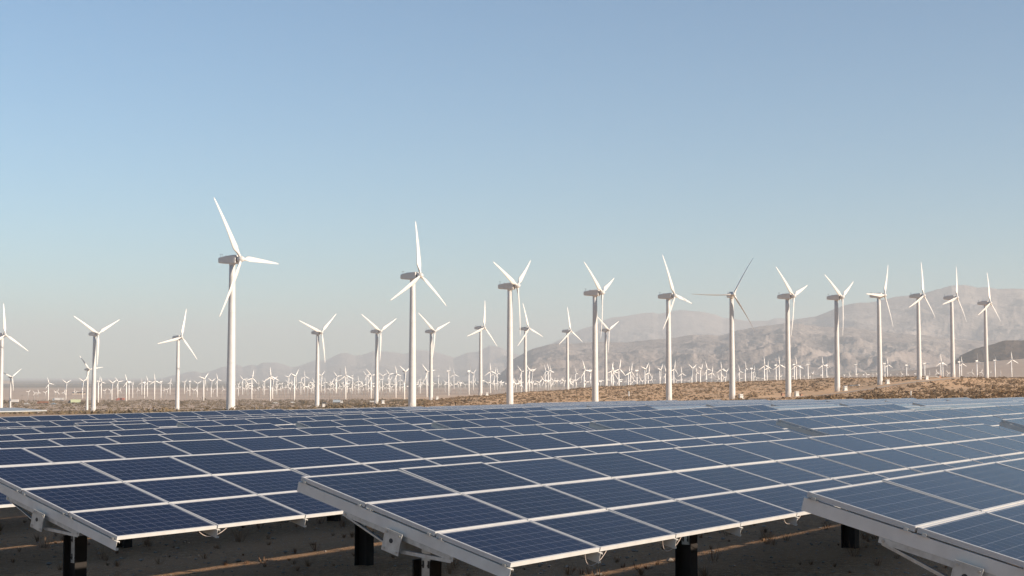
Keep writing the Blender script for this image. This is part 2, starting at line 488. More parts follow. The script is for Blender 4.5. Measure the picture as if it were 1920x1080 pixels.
rock_a = rock('mountain_rock', (.24, .20, .185), (.37, .315, .28), (.14, .125, .122))
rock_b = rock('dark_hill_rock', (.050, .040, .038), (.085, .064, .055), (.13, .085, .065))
mountain('mountains', [(925, 712), (950, 690), (961, 674), (984, 661), (999, 654), (1027, 646), (1045, 644), (1085, 645), (1120, 642), (1170, 643), (1210, 640), (1260, 634), (1300, 629), (1348, 630), (1383, 620), (1420, 614), (1470, 607), (1500, 609), (1540, 615), (1600, 616), (1660, 625), (1730, 628), (1800, 638), (1880, 640), (1960, 646), (2150, 670), (2300, 700)],
         9000, 3200, rock_a, 1, na=760, nt_=140, rough=.50, sc=640, relief=.50)
mountain('mountains', [(1340, 690), (1400, 640), (1440, 615), (1470, 605), (1497, 597), (1530, 594), (1556, 584), (1580, 575), (1604, 570), (1628, 568), (1649, 566), (1678, 560), (1736, 549), (1765, 542), (1787, 534), (1810, 534), (1833, 538), (1853, 537), (1872, 541), (1919, 539), (1980, 545), (2100, 580), (2350, 690)],
         13400, 4200, rock_a, 2, na=620, nt_=110, rough=.4, sc=1000, relief=.30)
mountain('mountains', [(965, 706), (1000, 665), (1037, 643), (1065, 630), (1090, 618), (1110, 612), (1135, 602), (1163, 594.7), (1202, 588), (1225, 586), (1234, 588), (1255, 585), (1277, 582), (1319, 585), (1340, 590), (1356, 596.5), (1403, 602), (1437, 602), (1457, 598), (1475, 599), (1520, 604), (1600, 640), (1660, 700)],
         18500, 5200, rock_a, 3, na=420, nt_=80, rough=.34, sc=1300, relief=.30)
mountain('mountains', [(300, 710), (340, 701), (351, 698), (368, 696), (379, 700), (402, 694), (417, 688), (426, 687), (445, 684), (456, 688), (471, 684), (482, 686), (494, 680), (518, 680), (537, 685), (548, 689), (565, 685), (589, 676.5), (612, 676), (627, 668), (640, 662.5), (651, 662.5), (668, 668), (681, 666), (699, 659), (727, 660), (760, 664), (781, 657), (792, 656), (811, 659), (830, 664), (852, 671), (860, 667.5), (877, 660), (896, 659), (907, 653.5), (918, 648), (939, 651.5), (952, 658), (965, 664), (990, 672), (1040, 690), (1080, 708)],
         20500, 5500, rock_a, 4, na=520, nt_=70, rough=.4, sc=1300, relief=.42)
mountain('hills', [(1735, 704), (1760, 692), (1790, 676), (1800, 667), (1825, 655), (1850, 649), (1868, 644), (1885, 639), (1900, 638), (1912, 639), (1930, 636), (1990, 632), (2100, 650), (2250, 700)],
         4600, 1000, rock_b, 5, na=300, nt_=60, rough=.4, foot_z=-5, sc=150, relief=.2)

# ------------------------------------------------------------------ solar tables
PU, PV = 1.665, 0.992
TILT = R(14.5)
NMOD = 14
def frame_mb(mb, x=0, y=0, mi=0):
    g = .010
    x0, x1, y0, y1 = x + g, x + g + MW, y + g, y + g + MH
    mb.box(x0, x1, y0, y0 + LIP, -.046, 0, mi); mb.box(x0, x1, y1 - LIP, y1, -.046, 0, mi)
    mb.box(x0, x0 + LIP, y0 + LIP, y1 - LIP, -.046, 0, mi); mb.box(x1 - LIP, x1, y0 + LIP, y1 - LIP, -.046, 0, mi)
def cell_mb(mb, x=0, y=0, mi=0):
    g = .010 + LIP
    mb.box(x + g, x + .010 + MW - LIP, y + g, y + .010 + MH - LIP, -.012, -.004, mi)
fm = MB(); frame_mb(fm); ME_FRAME = fm.mesh('panel_frame', M['alu'])
cm = MB(); cell_mb(cm); ME_CELL = cm.mesh('panel_cells', M['cells'])
pm = MB(); cell_mb(pm, mi=0); frame_mb(pm, mi=1); ME_PANEL = pm.mesh('whole_panel', [M['cells'], M['alu']])
am = MB()
for i in range(NMOD):
    for j in range(3):
        cell_mb(am, i * PU, j * PV, 0); frame_mb(am, i * PU, j * PV, 1)
ME_ARRAY = am.mesh('panel_bed', [M['cells'], M['alu']])

def rail_mesh(end, flip=1):
    """C-channel rail under a panel joint; the end rails also carry the panel clips"""
    mb = MB(); L = 3 * PV
    zt, zb = -.058, -.172
    w = .045 * flip
    def bx(a, b, *r): mb.box(min(a, b), max(a, b), *r)
    bx(0, .004 * flip, -.012, L + .008, zb, zt)
    bx(.004 * flip, w, -.012, L + .008, zt - .004, zt); bx(.004 * flip, w, -.012, L + .008, zb, zb + .004)
    bx(w - .004 * flip, w, -.012, L + .008, zt - .022, zt - .004); bx(w - .004 * flip, w, -.012, L + .008, zb + .004, zb + .022)
    for j in range(3):
        for f in ((.08, .92) if end else (.1, .9)):
            y = (j + f) * PV
            mb.box(-.012 if flip > 0 else -.03, .03 if flip > 0 else .012, y - .05, y + .05, zt + .001, zt + .006, 1)
            mb.box(-.010, .012, y - .018, y + .018, zt + .006, zt + .030, 1)
    return mb.mesh('support_rail', [M['rail'], M['galv']])
ME_RAIL0, ME_RAIL1, ME_RAIL = rail_mesh(True), rail_mesh(True, -1), rail_mesh(False)

YM = 1.5 * PV
TB = .155                                       # torque tube side
TZ = -.172 - TB - .012
tm = MB(); tm.bevbox(-.04, NMOD * PU + .04, YM - TB / 2, YM + TB / 2, TZ, TZ + TB, .006)
ME_TUBE = tm.mesh('torque_tube', M['galv'])
ep = MB(); h = .118
zc = TZ + TB / 2
ep.box(-.056, -.041, YM - h, YM + h, zc - h, zc + h, 0)
ep.cyl((-.0575, YM + .01, zc + .01), (-.055, YM + .01, zc + .01), .026, n=20, mi=1)
for a in (-1, 1):
    for b in (-1, 1):
        ep.cyl((-.064, YM + a * .088, zc + b * .088), (-.055, YM + a * .088, zc + b * .088), .013, n=6, mi=2)
ME_PLATE = ep.mesh('end_plate', [M['galv'], M['dark'], M['bolt']])

def bracket_mesh():
    mb = MB(); s = .78
    zt = -.174
    mb.box(.004, .044, YM - s, YM + s, zt - .026, zt, 0); mb.box(.004, .009, YM - s, YM + s, zt - .05, zt - .026, 0)
    for d in (-1, 1):
        p0 = Vector((.024, YM + d * s * .97, zt - .035)); p1 = Vector((.024, YM + d * TB * .55, TZ + .012))
        q = (p1 - p0); L = q.length
        m = Matrix.Translation(p0) @ q.to_track_quat('Y', 'Z').to_matrix().to_4x4()
        mb.box(-.022, .022, 0, L, -.004, .004, 0, m); mb.box(-.022, -.016, 0, L, -.034, -.004, 0, m)
        mb.cyl((-.004, YM + d * s * .95, zt - .025), (.010, YM + d * s * .95, zt - .025), .014, n=6, mi=1)
        mb.box(.0, .05, YM + d * (TB / 2 + .005) - .004, YM + d * (TB / 2 + .005) + .004, TZ - .01, zt, 0)
    mb.box(0, .05, YM - TB / 2 - .01, YM + TB / 2 + .01, TZ - .012, TZ - .002, 0)
    return mb.mesh('tube_bracket', [M['galv'], M['bolt']])
ME_BRACKET = bracket_mesh()

def post_mesh(hp):
    mb = MB(); d, w = .125, .095
    mb.box(-w, w, -d, -d + .014, -.4, hp); mb.box(-w, w, d - .014, d, -.4, hp); mb.box(-.006, .006, -d + .014, d - .014, -.4, hp)
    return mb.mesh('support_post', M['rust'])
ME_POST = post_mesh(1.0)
pp = MB()
pp.box(-.020, -.008, -.058, .058, -.36, .16, 0)
for a in (-1, 1):
    for z in (-.28, -.05):
        pp.box(-.0225, -.0195, a * .036 - .011, a * .036 + .011, z - .04, z + .04, 1)
        pp.cyl((-.032, a * .036, z - .012), (-.02, a * .036, z - .012), .014, n=6, mi=1)
pp.box(-.05, .05, -.105, .105, .145, .16, 0)
for a in (-1, 1): pp.box(-.05, .05, a * .1 - .006, a * .1 + .006, .16, .31, 0)
ME_PPLATE = pp.mesh('post_bracket', [M['galv'], M['dark']])

def cable_mesh(seed):
    """one sagging loop of panel lead, x measured from a panel joint"""
    rr = random.Random(seed); mb = MB()
    def sag(x0, x1, dz, y=.06):
        pts = []
        for k in range(13):
            t = k / 12
            pts.append((x0 + (x1 - x0) * t, y + .02 * math.sin(t * 5), -.055 - dz * 4 * t * (1 - t) * (1 + .25 * math.sin(3 * t))))
        mb.tube(pts, .0048, 6, 0)
        return pts
    if seed < 3: sag(-rr.uniform(.20, .3), rr.uniform(.12, .22), rr.uniform(.09, .15))
    else:
        p = sag(-.22, .2, rr.uniform(.04, .08))
        mb.cyl(Vector(p[6]) + Vector((-.045, 0, 0)), Vector(p[6]) + Vector((.045, 0, 0)), .013, n=8, mi=1)
    return mb.mesh('cable', [M['cable'], M['black_plastic']])
ME_CABLE = [cable_mesh(i) for i in range(5)]

ORD = ['nearest', 'second', 'third', 'fourth', 'fifth', 'sixth', 'seventh', 'eighth', 'ninth', 'tenth', 'eleventh', 'twelfth', 'thirteenth', 'fourteenth', 'fifteenth', 'sixteenth', 'seventeenth', 'eighteenth', 'nineteenth', 'twentieth']
BLOCK = {1: 'in the front block', 2: 'in the second block back', 3: 'in the third block back', 4: 'in the fourth block back', 5: 'in the fifth block back', 6: 'in the farthest block'}

def table(r, c, s0, perp, z0, z1, tilt, detail):
    """one long table of 3 x 14 panels on posts; z0/z1 low-edge heights at its two ends (camera = 0)"""
    p = U * s0 + V * perp
    gx, gy = float(p[0]), float(p[1])
    gz0 = gz(gx, gy)
    lab = 'blue solar table in the %s row from the camera, %s' % (ORD[r + 2], BLOCK[c])
    if c == 1 and r == -2: lab = 'solar table cut off by the right edge, nearest of all, galvanised end plate low'
    if c == 1 and r == -1: lab = 'solar table whose open left end stands lowest at the centre of the photo'
    if c == 1 and r == 0: lab = 'solar table at left whose end stands on a dark post with a sunlit patch'
    if c == 3 and tilt < R(12): lab = 'flatter pale solar table in the %s row from the camera, third block back' % ORD[r + 2]
    root = thing('solar_table', lab, 'solar table', (gx, gy, gz0), AZ, 'solar tables set in parallel rows')
    su = math.asin((z1 - z0) / (NMOD * PU))
    h0 = z0 + CAMZ - gz0 + YM * (math.sin(TILT) - math.sin(tilt))
    y0 = YM * (math.cos(TILT) - math.cos(tilt))
    TP = Matrix.Translation((0, y0, h0)) @ Matrix.Rotation(-su, 4, 'Y') @ Matrix.Rotation(tilt, 4, 'X')
    if detail == 0:
        obj('panel_bed', ME_ARRAY, root, mat=TP)
    else:
        jr = random.Random(r * 31 + c)
        for i in range(NMOD):
            for j in range(3):
                wob = Matrix.Rotation(R(jr.gauss(0, .2)), 4, 'X') @ Matrix.Rotation(R(jr.gauss(0, .1)), 4, 'Y')
                mt = TP @ Matrix.Translation((i * PU, j * PV, 0)) @ wob
                if detail == 1: obj('solar_panel', ME_PANEL, root, mat=mt)
                else:
                    a = obj('solar_panel', ME_CELL, root, mat=mt); obj('frame', ME_FRAME, a)
    obj('torque_tube', ME_TUBE, root, mat=TP)
    obj('support_rail', ME_RAIL0, root, mat=TP)
    obj('support_rail', ME_RAIL1, root, mat=TP @ Matrix.Translation((NMOD * PU, 0, 0)))
    if detail == 2 and c == 1:
        for k in range(1, NMOD): obj('support_rail', ME_RAIL, root, mat=TP @ Matrix.Translation((k * PU - .004, 0, 0)))
    if detail == 2 and c == 1 and r <= 1:
        tb = [o for o in root.children if o.name.startswith('torque_tube')][0]
        obj('end_plate', ME_PLATE, tb)
        for k in (0, 3, 6, 9, 12): obj('tube_bracket', ME_BRACKET, root, mat=TP @ Matrix.Translation((k * PU, 0, 0)))
        for k in range(1, NMOD):
            if jr.random() < .6: obj('cable', ME_CABLE[jr.randrange(3)], root, mat=TP @ Matrix.Translation((k * PU, 0, 0)))
            if jr.random() < .3: obj('cable', ME_CABLE[3 + jr.randrange(2)], root, mat=TP @ Matrix.Translation(((k + jr.uniform(.4, .6)) * PU, 0, 0)))
    for k in range(5):
        if detail == 0 and k not in (0, 2, 4): continue
        x = .56 + (5.74 if k < 4 else 5.55) * k
        y = YM * math.cos(tilt) + y0 + .0
        ztop = (TP @ Vector((x, YM, TZ)))
        wp = p + U * x + V * ztop.y
        zg = gz(float(wp[0]), float(wp[1])) - gz0
        hp = ztop.z - .17 - zg
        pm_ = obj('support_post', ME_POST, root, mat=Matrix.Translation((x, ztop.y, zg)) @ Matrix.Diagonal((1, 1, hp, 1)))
        if detail == 2 and c == 1 and r <= 1:
            obj('post_bracket', ME_PPLATE, root, mat=Matrix.Translation((x, ztop.y, zg + hp)))

T1 = {-2: (11.73, 2.46, -1.711, -1.601), -1: (11.96, 8.61, -1.840, -1.838), 0: (11.99, 14.60, -1.955, -1.875), 1: (11.97, 20.53, -2.044, -2.040),
      2: (11.99, 26.47, -2.212, -2.155), 3: (11.90, 32.35, -2.388, -2.264), 4: (11.89, 38.30, -2.409, -2.368), 5: (11.84, 44.25, -2.579, -2.566)}
T2 = {-1: (36.45, 8.55, -1.765, -1.74), 0: (36.18, 14.41, -1.844, -1.773), 1: (36.04, 20.25, -2.002, -1.823), 2: (36.43, 26.42, -2.131, -1.939),
      3: (36.59, 32.47, -2.243, -2.051), 4: (36.59, 38.44, -2.337, -2.162), 5: (36.54, 44.27, -2.499, -2.354), 6: (36.44, 50.13, -2.593, -2.546), 7: (36.48, 56.10, -2.571, -2.494)}
for r, q in T1.items(): table(r, 1, *q, TILT, 2)
for r, q in T2.items(): table(r, 2, *q, TILT, 2 if r <= 3 else 1)
def zmod(s, r): return float(z_low(np.float64(s), np.float64(r)))
for c, rows in ((3, range(1, 10)), (4, range(3, 13)), (5, range(4, 13)), (6, range(5, 14))):
    for r in rows:
        s0 = 12.0 + 24.47 * (c - 1); perp = PERP0 + PITCH * r
        tl = TILT if (c == 3 and r >= 9) else R(5.0) if c == 3 else R(14)
        if c == 4: tl = R(8.5) if r <= 8 else R(13)
        dz = {3: -.38, 4: -.55, 5: -.60, 6: -.62}[c]
        table(r, c, s0, perp, zmod(s0, r) + (dz if c > 3 else -.25) + .02 * math.sin(r * 2.1 + c), zmod(s0 + 23.3, r) + dz + .02 * math.sin(r * 1.3 + 2 * c), tl, 1 if c == 3 else 0)

# ------------------------------------------------------------------ wind turbines
def blade_mesh(L, r0, cmax, bend, n=14, ns=26, m='blade'):
    """lofted blade along +Z: round root, wide shoulder, twist and a gentle bend"""
    mb = MB(); rings = []
    for i in range(ns):
        t = i / (ns - 1); t = t ** 1.15
        z = r0 + (L - r0) * t
        if t < .05: ch, th = .046 * L, .046 * L
        else:
            u = (t - .05) / .95
            sh = min(1, u / .14); sh = sh * sh * (3 - 2 * sh)
            ch = .046 * L * (1 - sh) + cmax * sh * (1 - .80 * max(0, (u - .14) / .86) ** .9)
            th = .046 * L * (1 - sh) + ch * (.26 - .13 * u) * sh
        if i == ns - 1: ch *= .45
        tw = -(R(15) * (1 - t) ** 2 + R(9))
        ring = []
        for k in range(n):
            a = 2 * math.pi * k / n
            y = math.cos(a) * .5 * ch; x = math.sin(a) * .5 * th * (1 if t < .05 else (1.0 - .35 * math.cos(a)))
            y += -ch * .17 * (1 if t > .12 else t / .12)
            xr = x * math.cos(tw) - y * math.sin(tw); yr = x * math.sin(tw) + y * math.cos(tw)
            ring.append((xr - bend * t ** 2.2, yr, z))
        rings.append(ring)
    mb.loft(rings, 0, True, True)
    return mb
ME_BLADE = blade_mesh(21.0, .75, 2.15, 1.1).mesh('blade', M['blade'])

def tower_mesh(H=48.6):
    mb = MB(); n = 32; rings = []
    for i in range(13):
        t = i / 12; r = 1.52 * (1 - t) + .98 * t
        rings.append([(r * math.cos(2 * math.pi * k / n), r * math.sin(2 * math.pi * k / n), -1.5 + (H + 1.5) * t) for k in range(n)])
    mb.loft(rings, 0, True, True)
    for z in (.0, 16.3, 32.8, H - .25):
        r = 1.52 - .54 * (z / H) + .025
        mb.cyl((0, 0, z), (0, 0, z + .16), r, r, n=32, mi=0)
    # door on the sheltered side
    mb.box(-.45, .45, -1.60, -1.46, .6, 2.7, 0)
    return mb.mesh('tower', M['tower'])
ME_TOWER = tower_mesh()

def nacelle_mesh():
    mb = MB(); rings = []
    for x, hw, zb, zt in ((-5.2, .78, .38, 1.62), (-5.05, .98, .18, 1.86), (-4.2, 1.12, .0, 2.06), (-1.5, 1.22, -.22, 2.42), (1.4, 1.26, -.32, 2.62), (2.0, 1.2, -.28, 2.56), (2.12, 1.06, -.14, 2.40)):
        c = .28; ring = []
        for (sy, sz) in ((-1, 0), (1, 0), (1, 1), (-1, 1)):
            pass
        for y, z in ((-hw + c, zb), (hw - c, zb), (hw, zb + c), (hw, zt - c), (hw - c, zt), (-hw + c, zt), (-hw, zt - c), (-hw, zb + c)):
            ring.append((x, y, z))
        rings.append(ring)
    mb.loft(rings, 0)
    mb.cyl((0, 0, -.75), (0, 0, -.2), 1.02, 1.02, n=28, mi=0)
    mb.cyl((2.1, 0, 1.15), (2.5, 0, 1.18), .72, .72, n=20, mi=1)
    mb.box(-2.6, -1.5, -.5, .5, 2.36, 2.50, 0)
    for y in (-.45, .45):
        mb.cyl((-4.5, y, 1.9), (-4.5, y, 3.05), .035, n=6, mi=1)
        mb.box(-4.75, -4.35, y - .06, y + .06, 3.0, 3.09, 1)
    return mb.mesh('nacelle', [M['nacelle'], M['dark']])
ME_NAC = nacelle_mesh()
def hub_mesh():
    mb = MB(); n = 24; rings = []
    for x, r in ((-1.05, .80), (-.8, 1.0), (-.1, 1.08), (.5, .98), (.95, .70), (1.22, .36), (1.32, .05)):
        rings.append([(x, r * math.cos(2 * math.pi * k / n), r * math.sin(2 * math.pi * k / n)) for k in range(n)])
    mb.loft(rings, 0, True, True)
    return mb.mesh('rotor_hub', M['blade'])
ME_HUB = hub_mesh()

WIND = math.atan2(-.60, .80)
def turbine(label, bearing, depth, phase, yaw=WIND, pitch=0.0, size=1.0, group='tall wind turbines', base_z=None, blade=1.0):
    x, y, z = at(bearing, depth)
    t = thing('wind_turbine', label, 'wind turbine', (x, y, z if base_z is None else base_z + CAMZ), yaw, group, scale=size)
    obj('tower', ME_TOWER, t)
    obj('nacelle', ME_NAC, t, (0, 0, 49.2))
    hb = obj('rotor_hub', ME_HUB, t, mat=Matrix.Translation((3.5, 0, 50.4)) @ Matrix.Rotation(R(-4), 4, 'Y'))
    for k in range(3):
        obj('blade', ME_BLADE, hb, mat=Matrix.Rotation(-R(phase + 120 * k), 4, 'X') @ Matrix.Rotation(R(pitch), 4, 'Z') @ Matrix.Diagonal((1, 1, blade, 1)))
    return t

YAWS = [-27, -32, -26, -25, -33, 0, -36, -37, -39, -40, -40, -41]
FRONT = [  # label, bearing, depth, phase
 ('tallest and nearest white wind turbine, one blade reaching highest into the sky', 433, 484, -30),
 ('second tallest white turbine, one blade straight up, just left of photo centre', 773, 556, 1),
 ('white turbine at centre, two raised blades in a V, first right of the second tallest', 956, 613, -65),
 ('white turbine left of the large hazy peak, two blades up, tower top shaded', 1116, 660, -52),
 ('white turbine in front of the hazy round mountain, one blade steeply up', 1254, 704, -22),
 ('white turbine with thin edge-on blades, one pointing level to the left', 1373, 713, 27),
 ('white turbine with cabinet and red-brown boxes at its foot on the sandy slope', 1478, 738, -48),
 ('white turbine with a visible tower joint, beside the thin white pipe on the sand', 1570, 789, -57),
 ('white turbine standing at the upper bend of the sandy track, cabinet at its foot', 1650, 831, 30),
 ('white turbine just left of the spare blade lying on the sand', 1724, 885, 8),
 ('white turbine just right of the spare blade, at the end of the sandy track', 1787, 933, 16),
 ('rightmost tall white turbine, in front of the dark hill', 1850, 986, 5)]
for i, (lab, b, d, ph) in enumerate(FRONT):
    if i == 5: turbine(lab, b, d, 27.5, yaw=math.atan2(-.975, .14), pitch=-74)
    else: turbine(lab, b, d, ph, yaw=R(YAWS[i]), blade=1.07 if i == 0 else 1.0)
MIDDLE = [
 ('mid-sized white turbine cut by the left edge of the photo, one blade straight up', 2, 965, 0, 1),
 ('mid-sized white turbine at left, two raised blades in a V, before a smaller one', 176, 952, -58, 1),
 ('mid-sized white turbine just left of the tallest one, blade level to the left', 333, 1015, 17, 1),
 ('mid-sized white turbine in the gap between the two tallest, two blades in a wide V', 595, 986, -69, 1),
 ('mid-sized white turbine first left of the second tallest, white cabinet at its foot', 706, 1022, -57, 1),
 ('mid-sized white turbine first right of the second tallest, two blades up', 808, 1078, -51, 1),
 ('mid-sized white turbine between the second tallest and the centre one, blade straight up', 901, 1087, 11, 1),
 ('mid-sized white turbine first right of the centre turbine, on the ridge', 985, 1170, -13, 1),
 ('mid-sized white turbine on the ridge with its upper blade upright, in front of brown mountains', 1064, 1266, -4, 1),
 ('rightmost mid-sized white turbine, two blades in a V, close behind a taller tower', 1136, 1315, -54, 1),
 ('smaller white turbine partly behind the left V-bladed one', 164, 960, -38, .545),
 ('smaller white turbine near the left edge behind the grey canopy roof', 20, 990, 54, .46)]
for lab, b, d, ph, sc_ in MIDDLE: turbine(lab, b, d, ph, size=sc_, group='mid-sized wind turbines')

# small turbines farther out: one mesh each, copied with their own heading and rotor position
def small_mesh(phase, tilt_yaw, L=.40, thin=False):
    """unit-height turbine"""
    mb = MB()
    n = 10
    if thin:
        for sx, sy in ((-1, -1), (1, -1), (1, 1), (-1, 1)):
            mb.cyl((sx * .035, sy * .035, -.05), (sx * .010, sy * .010, .97), .0055, .0045, n=4, mi=1)
        for k in range(9):
            z0, z1 = k / 9 * .97, (k + 1) / 9 * .97
            w0, w1 = .035 - .025 * z0, .035 - .025 * z1
            for a, b_ in (((-w0, -w0), (w1, -w1)), ((w0, -w0), (w1, w1)), ((w0, w0), (-w1, w1)), ((-w0, w0), (-w1, -w1))):
                mb.cyl((*a, z0), (*b_, z1), .003, n=3, mi=1)
    else:
        mb.cyl((0, 0, -.06), (0, 0, .975), .037, .022, n=14, mi=0)
    q = Matrix.Translation((0, 0, 1.0)) @ Matrix.Rotation(tilt_yaw, 4, 'Z')
    s = 1.25 if thin else 1.0
    mb.bevbox(-.085 * s, .045 * s, -.026 * s, .026 * s, -.022 * s, .032 * s, .008, 0, q)
    hx = .065 * s
    mb.loft([[tuple(q @ Vector((hx - .02 * s + dx * s, r * s * math.cos(6.283 * k / 8), r * s * math.sin(6.283 * k / 8)))) for k in range(8)] for dx, r in ((0, .02), (.02, .026), (.04, .012))], 0)
    bl = blade_mesh(L, .015, .056 * L / .40 * (1.25 if thin else 1), .02, n=6, ns=9)
    for k in range(3):
        mt = q @ Matrix.Translation((hx, 0, 0)) @ Matrix.Rotation(-R(phase + 120 * k), 4, 'X')
        mb.add(bl.v, bl.f, 0, True, mt)
    return mb.mesh('small_turbine', [M['small_white'], M['lattice']])
SMALL = [small_mesh(p, dy) for p, dy in ((-58, 0), (-20, .1), (12, -.1), (45, .2), (-40, -.25), (0, 1.15), (28, .9), (-5, -.5))]
TINY = [small_mesh(p, dy, .42, True) for p, dy in ((-55, 0), (-15, .2), (20, -.2), (50, .1), (5, .9), (-35, -.4))]

NAMES = [(0, 'at the left edge'), (433, 'tallest turbine'), (773, 'second tallest turbine'), (956, 'centre turbine')]
CNT = {}
ORDN = ['first', 'second', 'third', 'fourth', 'fifth', 'sixth', 'seventh', 'eighth', 'ninth', 'tenth', 'eleventh', 'twelfth', 'thirteenth', 'fourteenth', 'fifteenth', 'sixteenth', 'seventeenth', 'eighteenth', 'nineteenth', 'twentieth',
        'twenty-first', 'twenty-second', 'twenty-third', 'twenty-fourth', 'twenty-fifth', 'twenty-sixth', 'twenty-seventh', 'twenty-eighth', 'twenty-ninth', 'thirtieth']
TALL = [f[1] for f in FRONT]
def gap_name(b):
    k = sum(1 for t in TALL if t < b)
    if k == 0: return 'left edge and tallest turbine'
    if k == 12: return 'last tall turbine and right edge'
    o = ['first', 'second', 'third', 'fourth', 'fifth', 'sixth', 'seventh', 'eighth', 'ninth', 'tenth', 'eleventh', 'twelfth']
    return 'the %s and %s tall turbines' % (o[k - 1], o[k])
S3 = [(91, 719, 751), (124, 718, 749.5), (155, 715, 747), (184.5, 715, 755), (190, 717, 747), (210, 718, 750), (221, 716, 746), (237, 715, 752), (242, 717, 750), (249, 720, 746), (266, 717, 740), (271, 717, 747), (276.5, 715, 744), (290, 714, 749), (302, 716, 746), (319, 717, 740), (346, 717, 739), (356, 715, 742), (370, 719, 745), (382, 710, 752), (396, 715, 745), (407, 712, 744), (447, 721, 743), (455, 712, 740), (472, 709, 749),
 (495, 716, 741), (507, 706, 752), (519, 716, 740), (511, 712, 748), (540, 707, 735), (552, 705, 752), (564, 716, 740), (571, 706, 734), (587, 716, 738), (602, 704, 735), (609, 716, 738), (631, 706, 737), (630, 715, 737), (648, 704, 749), (651, 712, 736), (661, 705, 733), (671.5, 714, 738), (686, 704, 732), (690, 706, 735), (695.5, 704, 747), (712, 712, 735), (717, 705, 732), (729, 702, 734), (731, 712, 736), (742, 702, 746), (750, 712, 734), (758, 697, 749), (788, 712, 738), (800, 697, 745), (822, 705, 728), (841, 696, 742), (851, 702, 730), (879, 696, 740), (887, 700, 732), (919, 696, 737), (927, 701, 731), (932, 700, 731),
 (977, 697, 735), (992, 695, 734), (997, 697, 733), (1022, 696, 729), (1028, 695, 732), (1032, 697, 730), (1079, 700, 729), (1095, 694, 728), (1107, 695, 728), (1149, 697, 728), (1146, 695, 728), (1160, 692, 727), (1182, 697, 727), (1178, 700, 727), (1194, 695, 727), (1215, 699, 726), (1209, 692, 726), (1237, 694, 724), (1247, 699, 724), (1277, 700, 723), (1263, 692, 723), (1297, 691, 721), (1305, 699, 721), (1313, 692, 721), (1324, 692, 721), (1334, 699, 721), (1352, 692, 720), (1360, 697, 720), (1386, 697, 720), (1397, 691, 719), (1409, 691, 719), (1413, 697, 719), (1433, 685, 717), (1438, 690, 717),
 (1455, 685, 717), (1461, 684, 717), (1489, 684, 716), (1493, 685, 716), (1500, 687, 716), (1515, 684, 715), (1542, 684, 714), (1550, 685, 714), (1605, 684, 713), (1659, 682, 712), (1664, 684, 712), (1700, 685, 711), (1734, 682, 711), (1764, 679, 711), (1768, 682, 711), (1799, 679, 711), (1803, 682, 711), (1832, 677, 712), (1866, 676, 712), (1897, 675, 712)]
S3.sort()
for b, yh, yb in S3:
    x, y, z = at(b, 1750 + (b * 37 % 400)) if b > 1080 else on_ground(b, yb, 1150 if b > 760 else 900)
    hgt = (yb - yh) / F * y + (z - CAMZ - (-(yb - 708) / F * y))
    hgt = (708 - yh) / F * y - (z - CAMZ)
    g = gap_name(b); CNT[g] = CNT.get(g, 0) + 1
    mk = 5 + (CNT[g] % 3) if (b > 1440 or rng.random() < .28) else rng.randrange(5)
    t = thing('wind_turbine', 'small far white turbine, %s from left between %s' % (ORDN[CNT[g] - 1], g), 'wind turbine', (x, y, z), WIND + rng.gauss(0, .12), 'small wind turbines on the plain', SMALL[mk], hgt)
# the crowd of tiny lattice-tower turbines
tiny = []
for b, yh in ((53, 735), (65, 737), (72, 736), (85, 736), (103, 735), (108, 735), (120, 736), (139, 735), (144, 734), (196, 733), (207, 732), (225, 732), (258, 731), (313, 731), (307, 732), (351, 731), (367, 731), (363, 732), (388, 731), (418, 730), (400, 731)): tiny.append((b, yh, yh + 16))
for k in range(64):
    b = 440 + 335 * (k + rng.uniform(-.4, .4)) / 64; tiny.append((b, 727.5 + rng.gauss(0, 2.2), 744 + rng.gauss(0, 1.5)))
for k in range(34):
    b = 776 + 215 * (k + rng.uniform(-.4, .4)) / 34; tiny.append((b, 720.5 + rng.gauss(0, 2), 737 + rng.gauss(0, 1)))
for k in range(44):
    b = 965 + 340 * (k + rng.uniform(-.4, .4)) / 44; tiny.append((b, 717.5 - (b - 965) / 340 * 5 + rng.gauss(0, 1.6), 733 - (b - 965) / 340 * 8))
for k in range(20):
    b = 1320 + 260 * (k + rng.uniform(-.4, .4)) / 20; tiny.append((b, 709.5 - (b - 1320) / 260 * 4 + rng.gauss(0, 1.5), 720 - (b - 1320) / 260 * 5))
for b, yh in ((1582, 705), (1592, 704), (1606, 704), (1619, 703), (1625, 703), (1636, 704), (1643, 703), (1670, 703), (1682, 702), (1690, 702), (1702, 704), (1716, 701), (1742, 701), (1756, 699), (1760, 700), (1777, 700), (1814, 701), (1822, 698), (1840, 698), (1858, 698), (1876, 700)): tiny.append((b, yh, yh + 10))
tiny = [t for t in tiny if all(abs(t[0] - q) > 3.5 for q in TALL)]
for b, yh, yb in tiny:
    x, y, z = at(b, 1600 + (b * 53 % 500)) if b > 950 else on_ground(b, yb, 1450 if b > 800 else 1300, 6000)
    hgt = max((708 - yh) / F * y - (z - CAMZ), 6)
    thing('wind_turbine', 'tiny white pinwheel turbine on thin grey mast between %s' % gap_name(b), 'wind turbine', (x, y, z), WIND + rng.gauss(0, .35), 'tiny turbines between %s' % gap_name(b), TINY[rng.randrange(len(TINY))], hgt)

